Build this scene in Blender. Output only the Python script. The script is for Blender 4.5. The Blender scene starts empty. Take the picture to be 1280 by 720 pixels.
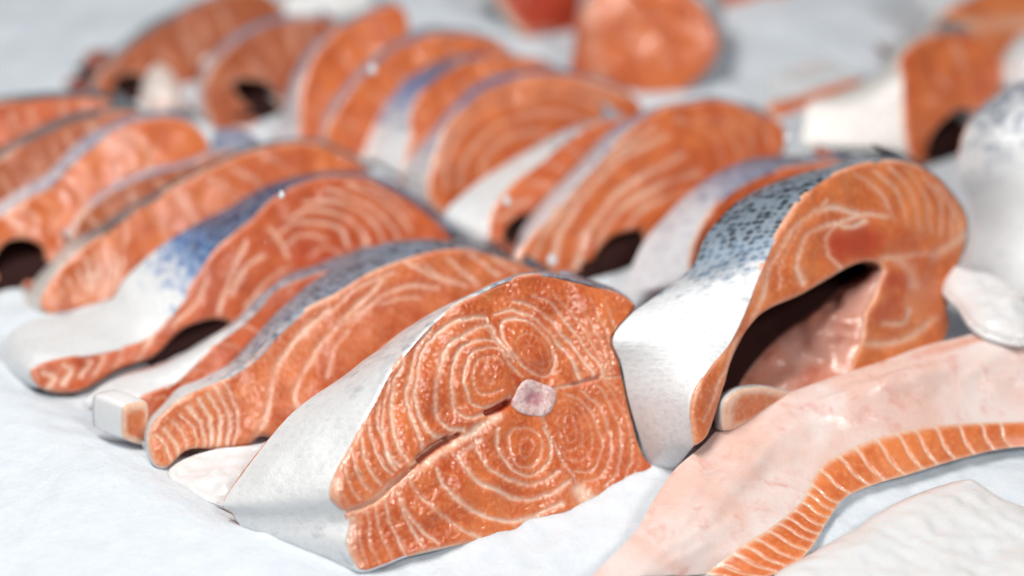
import bpy, math, random
import numpy as np
from mathutils import Vector
from mathutils.geometry import delaunay_2d_cdt

random.seed(7)
rng = np.random.default_rng(7)
S = bpy.context.scene
COL = S.collection

# ------------------------------------------------------------------ camera
TILT = math.radians(32); CAMH = 0.50; LENS = 60.0
cam = bpy.data.cameras.new('camera'); camo = bpy.data.objects.new('camera', cam); COL.objects.link(camo)
camo.location = (0, 0, CAMH); camo.rotation_euler = (math.pi / 2 - TILT, 0, 0)
cam.lens = LENS; cam.sensor_width = 36; cam.clip_start = 0.01; cam.clip_end = 50
cam.dof.use_dof = True; cam.dof.focus_distance = 0.768; cam.dof.aperture_fstop = 2.3
cam.dof.aperture_blades = 0
S.camera = camo

# ------------------------------------------------------------------ light
W = bpy.data.worlds.new('World'); S.world = W; W.use_nodes = True
bg = W.node_tree.nodes['Background']; bg.inputs[0].default_value = (0.66, 0.82, 1.0, 1); bg.inputs[1].default_value = 0.10

def area(name, loc, target, sx, sy, power, color):
    l = bpy.data.lights.new(name, 'AREA'); l.shape = 'RECTANGLE'; l.size = sx; l.size_y = sy
    l.energy = power; l.color = color
    o = bpy.data.objects.new(name, l); COL.objects.link(o); o.location = loc
    o.rotation_euler = (Vector(target) - Vector(loc)).to_track_quat('-Z', 'Y').to_euler()
    return o
area('counter_lamp', (-0.30, 0.62, 1.12), (0.0, 0.66, 0), 0.6, 0.18, 12.2, (1.0, 0.97, 0.93))
area('front_fill', (0.75, -0.35, 1.40), (0.0, 0.72, 0), 0.3, 0.3, 13, (1.0, 0.97, 0.94))  # added fill from front right, brightens the cut faces
S.view_settings.view_transform = 'Standard'; S.view_settings.look = 'None'
S.view_settings.exposure = 0.10; S.view_settings.gamma = 1; S.view_settings.use_curve_mapping = False
S.cycles.use_denoising = True
S.cycles.max_bounces = 8

# ------------------------------------------------------------------ measuring: photograph direction -> point in the place
K = 36.0 / LENS / 1280
C0 = np.array([0, 0, CAMH])
FW = np.array([0, math.cos(TILT), -math.sin(TILT)]); UP = np.array([0, math.sin(TILT), math.cos(TILT)]); RT = np.array([1.0, 0, 0])
def rays(P):
    P = np.asarray(P, float).reshape(-1, 2)
    return (P[:, :1] - 640) * K * RT + (360 - P[:, 1:2]) * K * UP + FW
def to_px(X):
    d = X - C0; f = d @ FW
    return np.stack([640 + d @ RT / f / K, 360 - d @ UP / f / K], 1)
def at_z(P, z):
    r = rays(P); z = np.broadcast_to(np.asarray(z, float), (len(r),))
    return C0 + r * ((z - CAMH) / r[:, 2])[:, None]

class Plane:
    """cut face of a steak: leans back by lean, looks towards azimuth az right of the viewer"""
    def __init__(s, anchor, az, lean):
        a, l = math.radians(az), math.radians(lean)
        s.n = np.array([math.sin(a) * math.cos(l), -math.cos(a) * math.cos(l), math.sin(l)])
        s.h = np.array([math.sin(a), -math.cos(a), 0.0])
        s.ex = np.array([math.cos(a), math.sin(a), 0.0]); s.ey = np.cross(s.n, s.ex)
        s.lean = l
        s.o = at_z([anchor[:2]], anchor[2])[0]
    def hit(s, P, off=0.0):
        r = rays(P); k = ((s.o + s.n * off - C0) @ s.n) / (r @ s.n)
        return C0 + r * k[:, None]
    def uv(s, X): return np.stack([(X - s.o) @ s.ex, (X - s.o) @ s.ey], 1)
    def xyz(s, U): return s.o + U[:, :1] * s.ex + U[:, 1:2] * s.ey

# ------------------------------------------------------------------ curves
def spline(C, counts, closed):
    """chord-length Catmull-Rom through rows of C; counts[i] samples in segment i; returns samples + control parameter"""
    C = np.asarray(C, float); n = len(C); out = []; par = []
    segs = n if closed else n - 1
    def pt(i): return C[i % n] if closed else C[min(max(i, 0), n - 1)]
    for i in range(segs):
        p0, p1, p2, p3 = pt(i - 1), pt(i), pt(i + 1), pt(i + 2)
        d0, d1, d2 = [max(np.linalg.norm(b[:3] - a[:3]), 1e-6) for a, b in ((p0, p1), (p1, p2), (p2, p3))]
        m1 = (p2 - p0) / (d0 + d1) * d1 if np.linalg.norm(p1 - p0) > 1e-9 else (p2 - p1)
        m2 = (p3 - p1) / (d1 + d2) * d1 if np.linalg.norm(p3 - p2) > 1e-9 else (p2 - p1)
        for k in range(counts[i]):
            t = k / counts[i]; t2, t3 = t * t, t * t * t
            out.append((2*t3-3*t2+1)*p1 + (t3-2*t2+t)*m1 + (-2*t3+3*t2)*p2 + (t3-t2)*m2); par.append(i + t)
    if not closed: out.append(C[-1]); par.append(n - 1.0)
    return np.array(out), np.array(par)
def smooth_line(P, step=3.0):
    P = np.asarray(P, float)
    if len(P) == 2: cnt = [max(1, int(np.linalg.norm(P[1]-P[0]) / step))]
    else: cnt = [max(1, int(np.linalg.norm(P[i+1]-P[i]) / step)) for i in range(len(P)-1)]
    return spline(P, cnt, False)[0]
def resample(P, n):
    P = smooth_line(P, 2.0); d = np.r_[0, np.cumsum(np.linalg.norm(np.diff(P, axis=0), axis=1))]
    q = np.linspace(0, d[-1], n); return np.stack([np.interp(q, d, P[:, 0]), np.interp(q, d, P[:, 1])], 1)
def Z(ox, oy, s):
    return lambda *v: [(ox + s * v[i], oy + s * v[i + 1]) for i in range(0, len(v), 2)]
def fam(a, b, n, w=2.0, st=0.8, jit=0.25, power=1.0):
    """n fat lines fading from line a to line b"""
    A, B = resample(a, 14), resample(b, 14); out = []
    for i in range(n):
        t = ((i + random.uniform(-jit, jit)) / max(1, n - 1)); t = min(1, max(0, t)) ** power
        wob = np.cumsum(rng.normal(0, 0.5, (14, 2)), axis=0)
        out.append((w * random.uniform(.75, 1.25), st * random.uniform(.75, 1.1), (A * (1 - t) + B * t + wob * .6).tolist()))
    return out

# ------------------------------------------------------------------ raster fields (distance to traced lines), sampled at vertices
class Field:
    def __init__(s, lo, hi, res):
        s.lo = np.array(lo) - 12; s.res = res
        s.w, s.h = [int(v) for v in np.ceil((np.array(hi) + 12 - s.lo) / res)]
        s.a = np.zeros((s.h, s.w), np.float32)
    def stroke(s, P, w, st, mode='gauss'):
        P = (np.asarray(P) - s.lo) / s.res; cut = (w * (2.2 if mode == 'lin' else 3.2)) / s.res
        for p, q in zip(P[:-1], P[1:]):
            x0, x1 = int(max(0, min(p[0], q[0]) - cut)), int(min(s.w, max(p[0], q[0]) + cut + 2))
            y0, y1 = int(max(0, min(p[1], q[1]) - cut)), int(min(s.h, max(p[1], q[1]) + cut + 2))
            if x1 <= x0 or y1 <= y0: continue
            X, Y = np.meshgrid(np.arange(x0, x1), np.arange(y0, y1)); d = q - p; L = max(d @ d, 1e-9)
            t = np.clip(((X - p[0]) * d[0] + (Y - p[1]) * d[1]) / L, 0, 1)
            D = np.hypot(X - p[0] - t * d[0], Y - p[1] - t * d[1]) * s.res
            v = st * (.72 * np.exp(-(D / (w * 1.0)) ** 2) + .28 * np.exp(-(D / (w * 1.9)) ** 2)) if mode == 'gauss' else st * np.clip(1 - D / (2.2 * w), 0, 1)
            np.maximum(s.a[y0:y1, x0:x1], v, out=s.a[y0:y1, x0:x1])
    def sample(s, P):
        q = (P - s.lo) / s.res; q[:, 0] = np.clip(q[:, 0], 0, s.w - 1.01); q[:, 1] = np.clip(q[:, 1], 0, s.h - 1.01)
        i = q.astype(int); f = q - i; x, y = i[:, 0], i[:, 1]; a = s.a
        return (a[y, x] * (1-f[:, 0]) * (1-f[:, 1]) + a[y, x+1] * f[:, 0] * (1-f[:, 1]) + a[y+1, x] * (1-f[:, 0]) * f[:, 1] + a[y+1, x+1] * f[:, 0] * f[:, 1])

def vnoise(P, scale, seed=0):
    """smooth value noise, vectorised, on (n,2) or (n,3) coordinates"""
    P = np.asarray(P) * scale + 137.0 + seed * 17.3; I = np.floor(P).astype(np.int64); F = P - I; F = F * F * (3 - 2 * F)
    dim = P.shape[1]; out = np.zeros(len(P)); pr = np.array([73856093, 19349663, 83492791])[:dim]
    for c in range(2 ** dim):
        o = np.array([(c >> k) & 1 for k in range(dim)]); h = ((I + o) * pr)
        hh = h[:, 0]
        for k in range(1, dim): hh = hh ^ h[:, k]
        hh = (hh * 2654435761 + seed * 97) & 0xffffffff; hh = ((hh ^ (hh >> 15)) * 2246822519) & 0xffffffff; hh ^= hh >> 13
        w = np.prod(np.where(o, F, 1 - F), axis=1); out += w * (hh / 0xffffffff)
    return out * 2 - 1

# ------------------------------------------------------------------ meshes
def make_mesh(name, V, F, mat, parent=None, origin=None, attrs=None, uv=None, smooth=True):
    V = np.asarray(V, float)
    if origin is not None: V = V - origin
    me = bpy.data.meshes.new(name)
    if isinstance(F, np.ndarray):
        k = F.shape[1]; me.vertices.add(len(V)); me.vertices.foreach_set('co', V.astype(np.float32).ravel())
        me.loops.add(F.size); me.loops.foreach_set('vertex_index', F.astype(np.int32).ravel())
        me.polygons.add(len(F)); me.polygons.foreach_set('loop_start', np.arange(0, F.size, k, dtype=np.int32))
        me.update(calc_edges=True)
    else:
        me.from_pydata(V.tolist(), [], [list(f) for f in F]); me.update()
    for key, val in (attrs or {}).items():
        a = me.attributes.new(key, 'FLOAT', 'POINT'); a.data.foreach_set('value', np.asarray(val, np.float32))
    if uv is not None:
        l = me.uv_layers.new(name='UVMap'); idx = np.empty(len(me.loops), np.int32); me.loops.foreach_get('vertex_index', idx)
        l.data.foreach_set('uv', np.asarray(uv, np.float32)[idx].ravel())
    if smooth: me.polygons.foreach_set('use_smooth', np.ones(len(me.polygons), bool))
    me.validate(); me.materials.append(mat)
    o = bpy.data.objects.new(name, me); COL.objects.link(o)
    if parent: o.parent = parent
    return o
def root(name, loc, label, cat, group=None):
    o = bpy.data.objects.new(name, None); COL.objects.link(o); o.location = loc; o.empty_display_size = .02
    tag(o, label, cat, group); return o
def tag(o, label, cat, group=None):
    o['label'] = label; o['category'] = cat
    if group: o['group'] = group
def grid_faces(nu, nv, closed=False):
    i = np.arange(nu if closed else nu - 1); j = np.arange(nv - 1); I, J = np.meshgrid(i, j); I, J = I.ravel(), J.ravel(); I2 = (I + 1) % nu
    return np.stack([J*nu+I, J*nu+I2, (J+1)*nu+I2, (J+1)*nu+I], 1)
def fill(poly2, step):
    """triangles filling a 2-D outline with an even net of points inside"""
    lo, hi = poly2.min(0), poly2.max(0)
    X, Y = np.meshgrid(np.arange(lo[0], hi[0], step), np.arange(lo[1], hi[1], step * .866))
    X = X + (np.arange(X.shape[0]) % 2)[:, None] * step / 2
    Q = np.stack([X.ravel(), Y.ravel()], 1) + rng.uniform(-.12, .12, (X.size, 2)) * step
    # even-odd inside test
    ins = np.zeros(len(Q), bool); a = poly2; b = np.roll(poly2, -1, 0)
    for p, q in zip(a, b):
        if p[1] == q[1]: continue
        c = ((p[1] > Q[:, 1]) != (q[1] > Q[:, 1])); xx = p[0] + (Q[:, 1] - p[1]) * (q[0] - p[0]) / (q[1] - p[1])
        ins ^= c & (Q[:, 0] < xx)
    Q = Q[ins]; sc = 1.0 / step
    r = delaunay_2d_cdt([Vector(p * sc) for p in a] + [Vector(p * sc) for p in Q], [], [list(range(len(a)))], 1, 1e-4)
    V = np.array([tuple(v) for v in r[0]]) / sc
    return V, np.array([f for f in r[2] if len(f) == 3], np.int32)

# ------------------------------------------------------------------ materials
def nt(name):
    m = bpy.data.materials.new(name); m.use_nodes = True; t = m.node_tree; t.nodes.clear()
    out = t.nodes.new('ShaderNodeOutputMaterial'); b = t.nodes.new('ShaderNodeBsdfPrincipled'); t.links.new(b.outputs[0], out.inputs[0])
    return m, t, b
class G:
    def __init__(s, t): s.t = t
    def put(s, sock, v):
        if isinstance(v, bpy.types.NodeSocket): s.t.links.new(v, sock)
        else: sock.default_value = v
    def attr(s, n):
        a = s.t.nodes.new('ShaderNodeAttribute'); a.attribute_name = n; return a.outputs['Fac']
    def co(s, w='Object'): return s.t.nodes.new('ShaderNodeTexCoord').outputs[w]
    def noise(s, vec, scale, detail=3, rough=.55, dist=0):
        n = s.t.nodes.new('ShaderNodeTexNoise'); s.put(n.inputs['Vector'], vec); n.inputs['Scale'].default_value = scale
        n.inputs['Detail'].default_value = detail; n.inputs['Roughness'].default_value = rough; n.inputs['Distortion'].default_value = dist
        return n.outputs['Fac']
    def vor(s, vec, scale, out='Distance', feat='F1', rnd=1.0):
        n = s.t.nodes.new('ShaderNodeTexVoronoi'); n.feature = feat; s.put(n.inputs['Vector'], vec); n.inputs['Scale'].default_value = scale
        n.inputs['Randomness'].default_value = rnd; return n.outputs[out]
    def m(s, op, a, b=0.0, c=0.0, clamp=False):
        n = s.t.nodes.new('ShaderNodeMath'); n.operation = op; n.use_clamp = clamp
        s.put(n.inputs[0], a); s.put(n.inputs[1], b)
        if len(n.inputs) > 2: s.put(n.inputs[2], c)
        return n.outputs[0]
    def step(s, v, lo, hi, a=0.0, b=1.0):
        n = s.t.nodes.new('ShaderNodeMapRange'); n.interpolation_type = 'SMOOTHSTEP'
        for k, x in zip((0, 1, 2, 3, 4), (v, lo, hi, a, b)): s.put(n.inputs[k], x)
        return n.outputs[0]
    def mix(s, f, a, b):
        n = s.t.nodes.new('ShaderNodeMix'); n.data_type = 'RGBA'
        s.put(n.inputs[0], f)
        for k, v in ((6, a), (7, b)):
            if isinstance(v, tuple) and len(v) == 3: v = v + (1,)
            s.put(n.inputs[k], v)
        return n.outputs[2]
    def bump(s, h, strength, dist, prev=None):
        n = s.t.nodes.new('ShaderNodeBump'); n.inputs['Strength'].default_value = strength; n.inputs['Distance'].default_value = dist
        s.put(n.inputs['Height'], h)
        if prev is not None: s.t.links.new(prev, n.inputs['Normal'])
        return n.outputs[0]
    def mapping(s, vec, scale):
        n = s.t.nodes.new('ShaderNodeMapping'); s.put(n.inputs[0], vec); n.inputs['Scale'].default_value = scale; return n.outputs[0]

def flesh_mat(name, dark, mid, light, wet=0.5, frost=0.0):
    m, t, b = nt(name); g = G(t); co = g.co()
    fat, tone = g.attr('fat'), g.attr('tone')
    n1 = g.noise(co, 55, 3); n2 = g.noise(co, 420, 4, .6); n3 = g.noise(co, 1500, 2)
    c = g.mix(g.step(n1, .3, .72), dark, mid); c = g.mix(g.m('MULTIPLY', g.step(n2, .45, .75), .55), c, light)
    c = g.mix(g.step(tone, 0, 1), c, (0.50, 0.055, 0.022))
    c = g.mix(g.m('MULTIPLY', g.step(n3, .62, .8), .15), c, (0.95, 0.55, 0.36))
    f = g.m('MULTIPLY', fat, g.step(n2, .15, .6, .6, 1.05), clamp=True)
    c = g.mix(f, c, (0.88, 0.59, 0.44))
    g.put(b.inputs['Base Color'], c)
    g.put(b.inputs['Roughness'], g.step(n2, .3, .7, .42 - wet * .2, .55 - wet * .2)); b.inputs['Specular IOR Level'].default_value = .6
    b.inputs['Subsurface Weight'].default_value = .35; b.inputs['Subsurface Radius'].default_value = (.9, .3, .15); b.inputs['Subsurface Scale'].default_value = .004
    b.inputs['Coat Weight'].default_value = min(1, 1.0 * wet); b.inputs['Coat Roughness'].default_value = .07
    b.inputs['IOR'].default_value = 1.4
    v = g.vor(co, 620)
    nn = g.bump(n2, .25, .0006); nn = g.bump(n3, .25, .0002, nn); g.put(b.inputs['Normal'], nn)
    w1 = g.noise(co, 210, 3, .6, .5); w2 = g.noise(co, 1500, 2); v = g.vor(co, 1150)
    wn = g.bump(w1, .16, .0018); wn = g.bump(g.m('ADD', w2, g.m('MULTIPLY', g.step(v, .0, .4, 1, 0), .5 + frost)), .30 + .4 * frost, .0004, wn)
    g.put(b.inputs['Coat Normal'], wn)
    return m
M = {}
M['flesh'] = flesh_mat('salmon_flesh', (0.54, 0.095, 0.022), (0.74, 0.195, 0.056), (0.86, 0.34, 0.14), .75)
M['flesh_frost'] = flesh_mat('salmon_flesh_wet', (0.54, 0.10, 0.024), (0.73, 0.20, 0.058), (0.88, 0.42, 0.20), 1.0, 1.2)
M['flesh_deep'] = flesh_mat('salmon_flesh_deep', (0.44, 0.065, 0.014), (0.62, 0.125, 0.031), (0.76, 0.23, 0.075), .4)
M['flesh_dull'] = flesh_mat('salmon_flesh_dull', (0.34, 0.075, 0.026), (0.46, 0.12, 0.042), (0.58, 0.20, 0.08), .25)
M['flesh_pale'] = flesh_mat('salmon_flesh_pale', (0.60, 0.135, 0.036), (0.78, 0.235, 0.070), (0.86, 0.36, 0.15), .6)

def skin_mat(name, back, mid, belly, scale=260, metal=.15, speck=.5, rimw=.3):
    m, t, b = nt(name); g = G(t); uv = g.co('UV'); co = g.co()
    dk = g.attr('dark')
    suv = g.mapping(uv, (1.0, .72, 1))
    cell = g.vor(suv, scale, 'Distance', 'F1', .55); crand = g.vor(suv, scale, 'Color', 'F1', .55)
    sep = t.nodes.new('ShaderNodeSeparateColor'); t.links.new(crand, sep.inputs[0]); cr = sep.outputs[0]
    n1 = g.noise(co, 40, 3); n2 = g.noise(uv, 330, 4, .65); n3 = g.noise(uv, 1300, 3)
    d = g.m('ADD', dk, g.m('MULTIPLY', g.m('SUBTRACT', n1, .5), .28)); d = g.m('ADD', d, g.m('MULTIPLY', g.m('SUBTRACT', cr, .5), speck * .6))
    d = g.m('ADD', d, g.m('MULTIPLY', g.m('SUBTRACT', n2, .5), speck * .7))
    c = g.mix(g.step(d, .12, .55), belly, mid); c = g.mix(g.step(d, .5, .95), c, back)
    edge = g.m('MULTIPLY', g.step(cell, .32, .6), g.step(dk, .25, .7, .25, rimw))
    c = g.mix(g.m('MULTIPLY', g.step(n2, .52, .72), .35), c, (0.42, 0.47, 0.54))
    c = g.mix(edge, c, g.mix(g.step(dk, .2, .8), (0.90, 0.90, 0.88), (0.42, 0.52, 0.62)))
    g.put(b.inputs['Base Color'], c)
    b.inputs['Metallic'].default_value = metal
    g.put(b.inputs['Roughness'], g.step(n2, .3, .7, .26, .50)); b.inputs['IOR'].default_value = 1.42
    b.inputs['Coat Weight'].default_value = .3; b.inputs['Coat Roughness'].default_value = .1; g.put(b.inputs['Coat Normal'], g.bump(n3, .9, .0008))
    nn = g.bump(g.step(cell, .1, .65, 1, 0), .30, .0004); nn = g.bump(n2, .30, .0005, nn); nn = g.bump(n3, .7, .0004, nn)
    g.put(b.inputs['Normal'], nn)
    return m
M['skin'] = skin_mat('salmon_skin', (0.014, 0.018, 0.028), (0.17, 0.21, 0.29), (0.77, 0.78, 0.79))
M['skin_blue'] = skin_mat('salmon_skin_blue', (0.010, 0.035, 0.12), (0.07, 0.20, 0.48), (0.76, 0.77, 0.78))
M['skin_lav'] = skin_mat('salmon_skin_lilac', (0.05, 0.06, 0.11), (0.28, 0.29, 0.42), (0.74, 0.72, 0.76))
M['skin_brown'] = skin_mat('salmon_skin_dull', (0.035, 0.03, 0.027), (0.14, 0.115, 0.10), (0.72, 0.68, 0.64))
M['skin_big'] = skin_mat('salmon_skin_scaled', (0.008, 0.016, 0.030), (0.14, 0.22, 0.32), (0.72, 0.735, 0.75), 330, .1, .42, .5)

def lining_mat(name, a, bcol, red, amt):
    m, t, b = nt(name); g = G(t); co = g.co()
    n1 = g.noise(co, 26, 4, .6, .6); n2 = g.noise(co, 95, 4, .6, .4); n3 = g.noise(co, 800, 3)
    c = g.mix(g.step(n1, .35, .68), a, bcol); c = g.mix(g.m('MULTIPLY', g.step(n2, .52, .78), amt), c, red)
    c = g.mix(g.m('MULTIPLY', g.attr('fat'), .95), c, (0.70, 0.20, 0.07))
    g.put(b.inputs['Base Color'], c); g.put(b.inputs['Roughness'], g.step(n2, .3, .7, .2, .42))
    b.inputs['Subsurface Weight'].default_value = .3; b.inputs['Subsurface Radius'].default_value = (.9, .4, .3); b.inputs['Subsurface Scale'].default_value = .004
    b.inputs['Coat Weight'].default_value = .5; b.inputs['Coat Roughness'].default_value = .1
    nn = g.bump(n2, .3, .0010); nn = g.bump(n3, .45, .0004, nn); g.put(b.inputs['Normal'], nn); g.put(b.inputs['Coat Normal'], nn)
    return m
M['lining'] = lining_mat('belly_lining', (0.84, 0.71, 0.67), (0.80, 0.54, 0.46), (0.66, 0.20, 0.14), .5)
M['lining_red'] = lining_mat('cavity_lining', (0.42, 0.15, 0.10), (0.30, 0.07, 0.045), (0.16, 0.02, 0.015), .7)
M['lining_flap'] = lining_mat('inner_flap_lining', (0.76, 0.42, 0.34), (0.66, 0.24, 0.15), (0.50, 0.10, 0.055), .7)
M['lining_pale'] = lining_mat('pale_belly_fat', (0.86, 0.78, 0.73), (0.84, 0.66, 0.58), (0.80, 0.40, 0.30), .4)
M['white_fat'] = lining_mat('white_belly_skin', (0.78, 0.79, 0.80), (0.76, 0.75, 0.74), (0.78, 0.64, 0.58), .12)

M['cavity_shade'] = lining_mat('painted_cavity_shade', (0.030, 0.009, 0.007), (0.020, 0.006, 0.005), (0.012, 0.004, 0.004), .7)  # near-black colour paints deep shade inside the belly hollows

for nd in M['cavity_shade'].node_tree.nodes:
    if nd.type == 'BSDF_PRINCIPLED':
        for l in list(nd.inputs['Roughness'].links): M['cavity_shade'].node_tree.links.remove(l)
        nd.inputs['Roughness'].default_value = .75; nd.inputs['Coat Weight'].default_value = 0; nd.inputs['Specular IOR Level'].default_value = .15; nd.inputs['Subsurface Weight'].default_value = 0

def bone_mat():
    m, t, b = nt('backbone_cartilage'); g = G(t); co = g.co(); n = g.noise(co, 420, 4, .6, .8); n2 = g.noise(co, 1200, 2); p = g.attr('fat')
    c = g.mix(g.step(n, .38, .66), (0.82, 0.66, 0.64), (0.66, 0.38, 0.35)); c = g.mix(p, c, (0.48, 0.20, 0.23))
    g.put(b.inputs['Base Color'], c); b.inputs['Roughness'].default_value = .3; b.inputs['Subsurface Weight'].default_value = .4
    b.inputs['Subsurface Radius'].default_value = (.9, .5, .4); b.inputs['Subsurface Scale'].default_value = .003
    g.put(b.inputs['Normal'], g.bump(n2, .5, .0005, g.bump(n, .5, .001))); return m
M['bone'] = bone_mat()
def ice_mat():
    m, t, b = nt('crushed_ice'); g = G(t); co = g.co(); n = g.noise(co, 90, 5, .65); n2 = g.noise(co, 600, 4, .6); v = g.vor(co, 260)
    c = g.mix(g.step(n, .3, .7), (0.67, 0.725, 0.78), (0.72, 0.765, 0.81)); c = g.mix(g.m('MULTIPLY', g.step(n2, .5, .8), .4), c, (0.66, 0.72, 0.78))
    g.put(b.inputs['Base Color'], c); g.put(b.inputs['Roughness'], g.step(n2, .3, .7, .25, .55)); b.inputs['IOR'].default_value = 1.31
    b.inputs['Subsurface Weight'].default_value = .5; b.inputs['Subsurface Radius'].default_value = (.7, .85, 1.0); b.inputs['Subsurface Scale'].default_value = .008
    nn = g.bump(n, .3, .002); nn = g.bump(v, .3, .001, nn); nn = g.bump(n2, .5, .0007, nn); g.put(b.inputs['Normal'], nn); return m
M['ice'] = ice_mat()
def chip_mat():
    m, t, b = nt('ice_chip_clear'); g = G(t); co = g.co(); n = g.noise(co, 500, 4)
    b.inputs['Base Color'].default_value = (0.92, 0.95, 0.97, 1); b.inputs['Transmission Weight'].default_value = .35; b.inputs['Roughness'].default_value = .15; b.inputs['IOR'].default_value = 1.31
    g.put(b.inputs['Normal'], g.bump(n, .5, .001)); return m
M['chip'] = chip_mat()

# ------------------------------------------------------------------ ice bed
def ice_height(X, Y):
    P = np.stack([X, Y], 1)
    h = .004 * vnoise(P, 14, 1) + .0022 * vnoise(P, 45, 2) + .0011 * vnoise(P, 130, 3)
    a, b = at_z([(0, 472)], .010)[0][:2], at_z([(395, 715)], .010)[0][:2]
    d = (b - a) / np.linalg.norm(b - a); nrm = np.array([d[1], -d[0]])
    if nrm @ np.array([-1, -1]) < 0: nrm = -nrm
    q = (P - a) @ nrm; q = np.clip((q + .030) / .055, 0, 1); q = q * q * (3 - 2 * q)
    return h * (1 - .55 * q) + .0015 + .018 * q
def build_ice():
    ys = np.concatenate([np.arange(.25, 1.0, .0022), np.geomspace(1.0, 3.2, 260)]); xs = np.concatenate([-np.geomspace(1.6, .42, 70), np.linspace(-.415, .415, 330), np.geomspace(.42, 1.6, 70)])
    X, Y = np.meshgrid(xs, ys); Zh = ice_height(X.ravel(), Y.ravel())
    o = make_mesh('ice_bed', np.stack([X.ravel(), Y.ravel(), Zh], 1), grid_faces(len(xs), len(ys)), M['ice']); o['kind'] = 'structure'
build_ice()

# ------------------------------------------------------------------ salmon steak
GROUP = 'salmon steaks laid in rows on crushed ice'
def loft(name, A, Bk, mat, parent, org, rows, bulge, centre, attrs_u, lip=None, n_face=None, closed=False, wrap=0.0008, folds=0.0):
    """surface from edge A to edge Bk, swelling outwards; lip = edge rolled onto the cut face"""
    n = len(A); tang = np.gradient(A, axis=0); e = Bk - A; nor = np.cross(tang, e); L = np.linalg.norm(nor, axis=1); nor = nor / np.maximum(L, 1e-9)[:, None]
    # keep the outward side consistent: majority vote
    if np.sum(np.einsum('ij,ij->i', nor, (A - centre))) < 0: nor = -nor
    elen = np.linalg.norm(e, axis=1); u = np.r_[0, np.cumsum(np.linalg.norm(np.diff(A, axis=0), axis=1))]
    R = []; UVv = []; vs = np.linspace(0, 1, rows) ** 1.15
    if lip is not None: R.append(lip); UVv.append(-np.full(n, wrap))
    for v in vs:
        sh = math.sin(math.pi * min(1, v * .9 + .06)) * bulge * np.clip(elen / .02, .2, 1)
        R.append(A + e * v + nor * (sh - bulge * .19)[:, None] if np.ndim(sh) else A + e * v + nor * sh); UVv.append(elen * v)
    V = np.concatenate(R); nr = len(R); uv = np.stack([np.tile(u, nr), np.concatenate(UVv)], 1)
    at = {k: np.tile(a, nr) for k, a in attrs_u.items()}
    # gentle unevenness
    wob = vnoise(V, 70, 5) * .0007 + folds * (vnoise(V * [1, 1, 2.2], 48, 15) + .5 * vnoise(V * [1, 1, 2], 120, 16)) * np.repeat(np.sin(np.pi * np.linspace(0, 1, nr)), n); V = V + np.tile(nor, (nr, 1)) * wob[:, None]
    F = grid_faces(n, nr)
    return make_mesh(name, V, F, mat, parent, org, at, uv)

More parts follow.
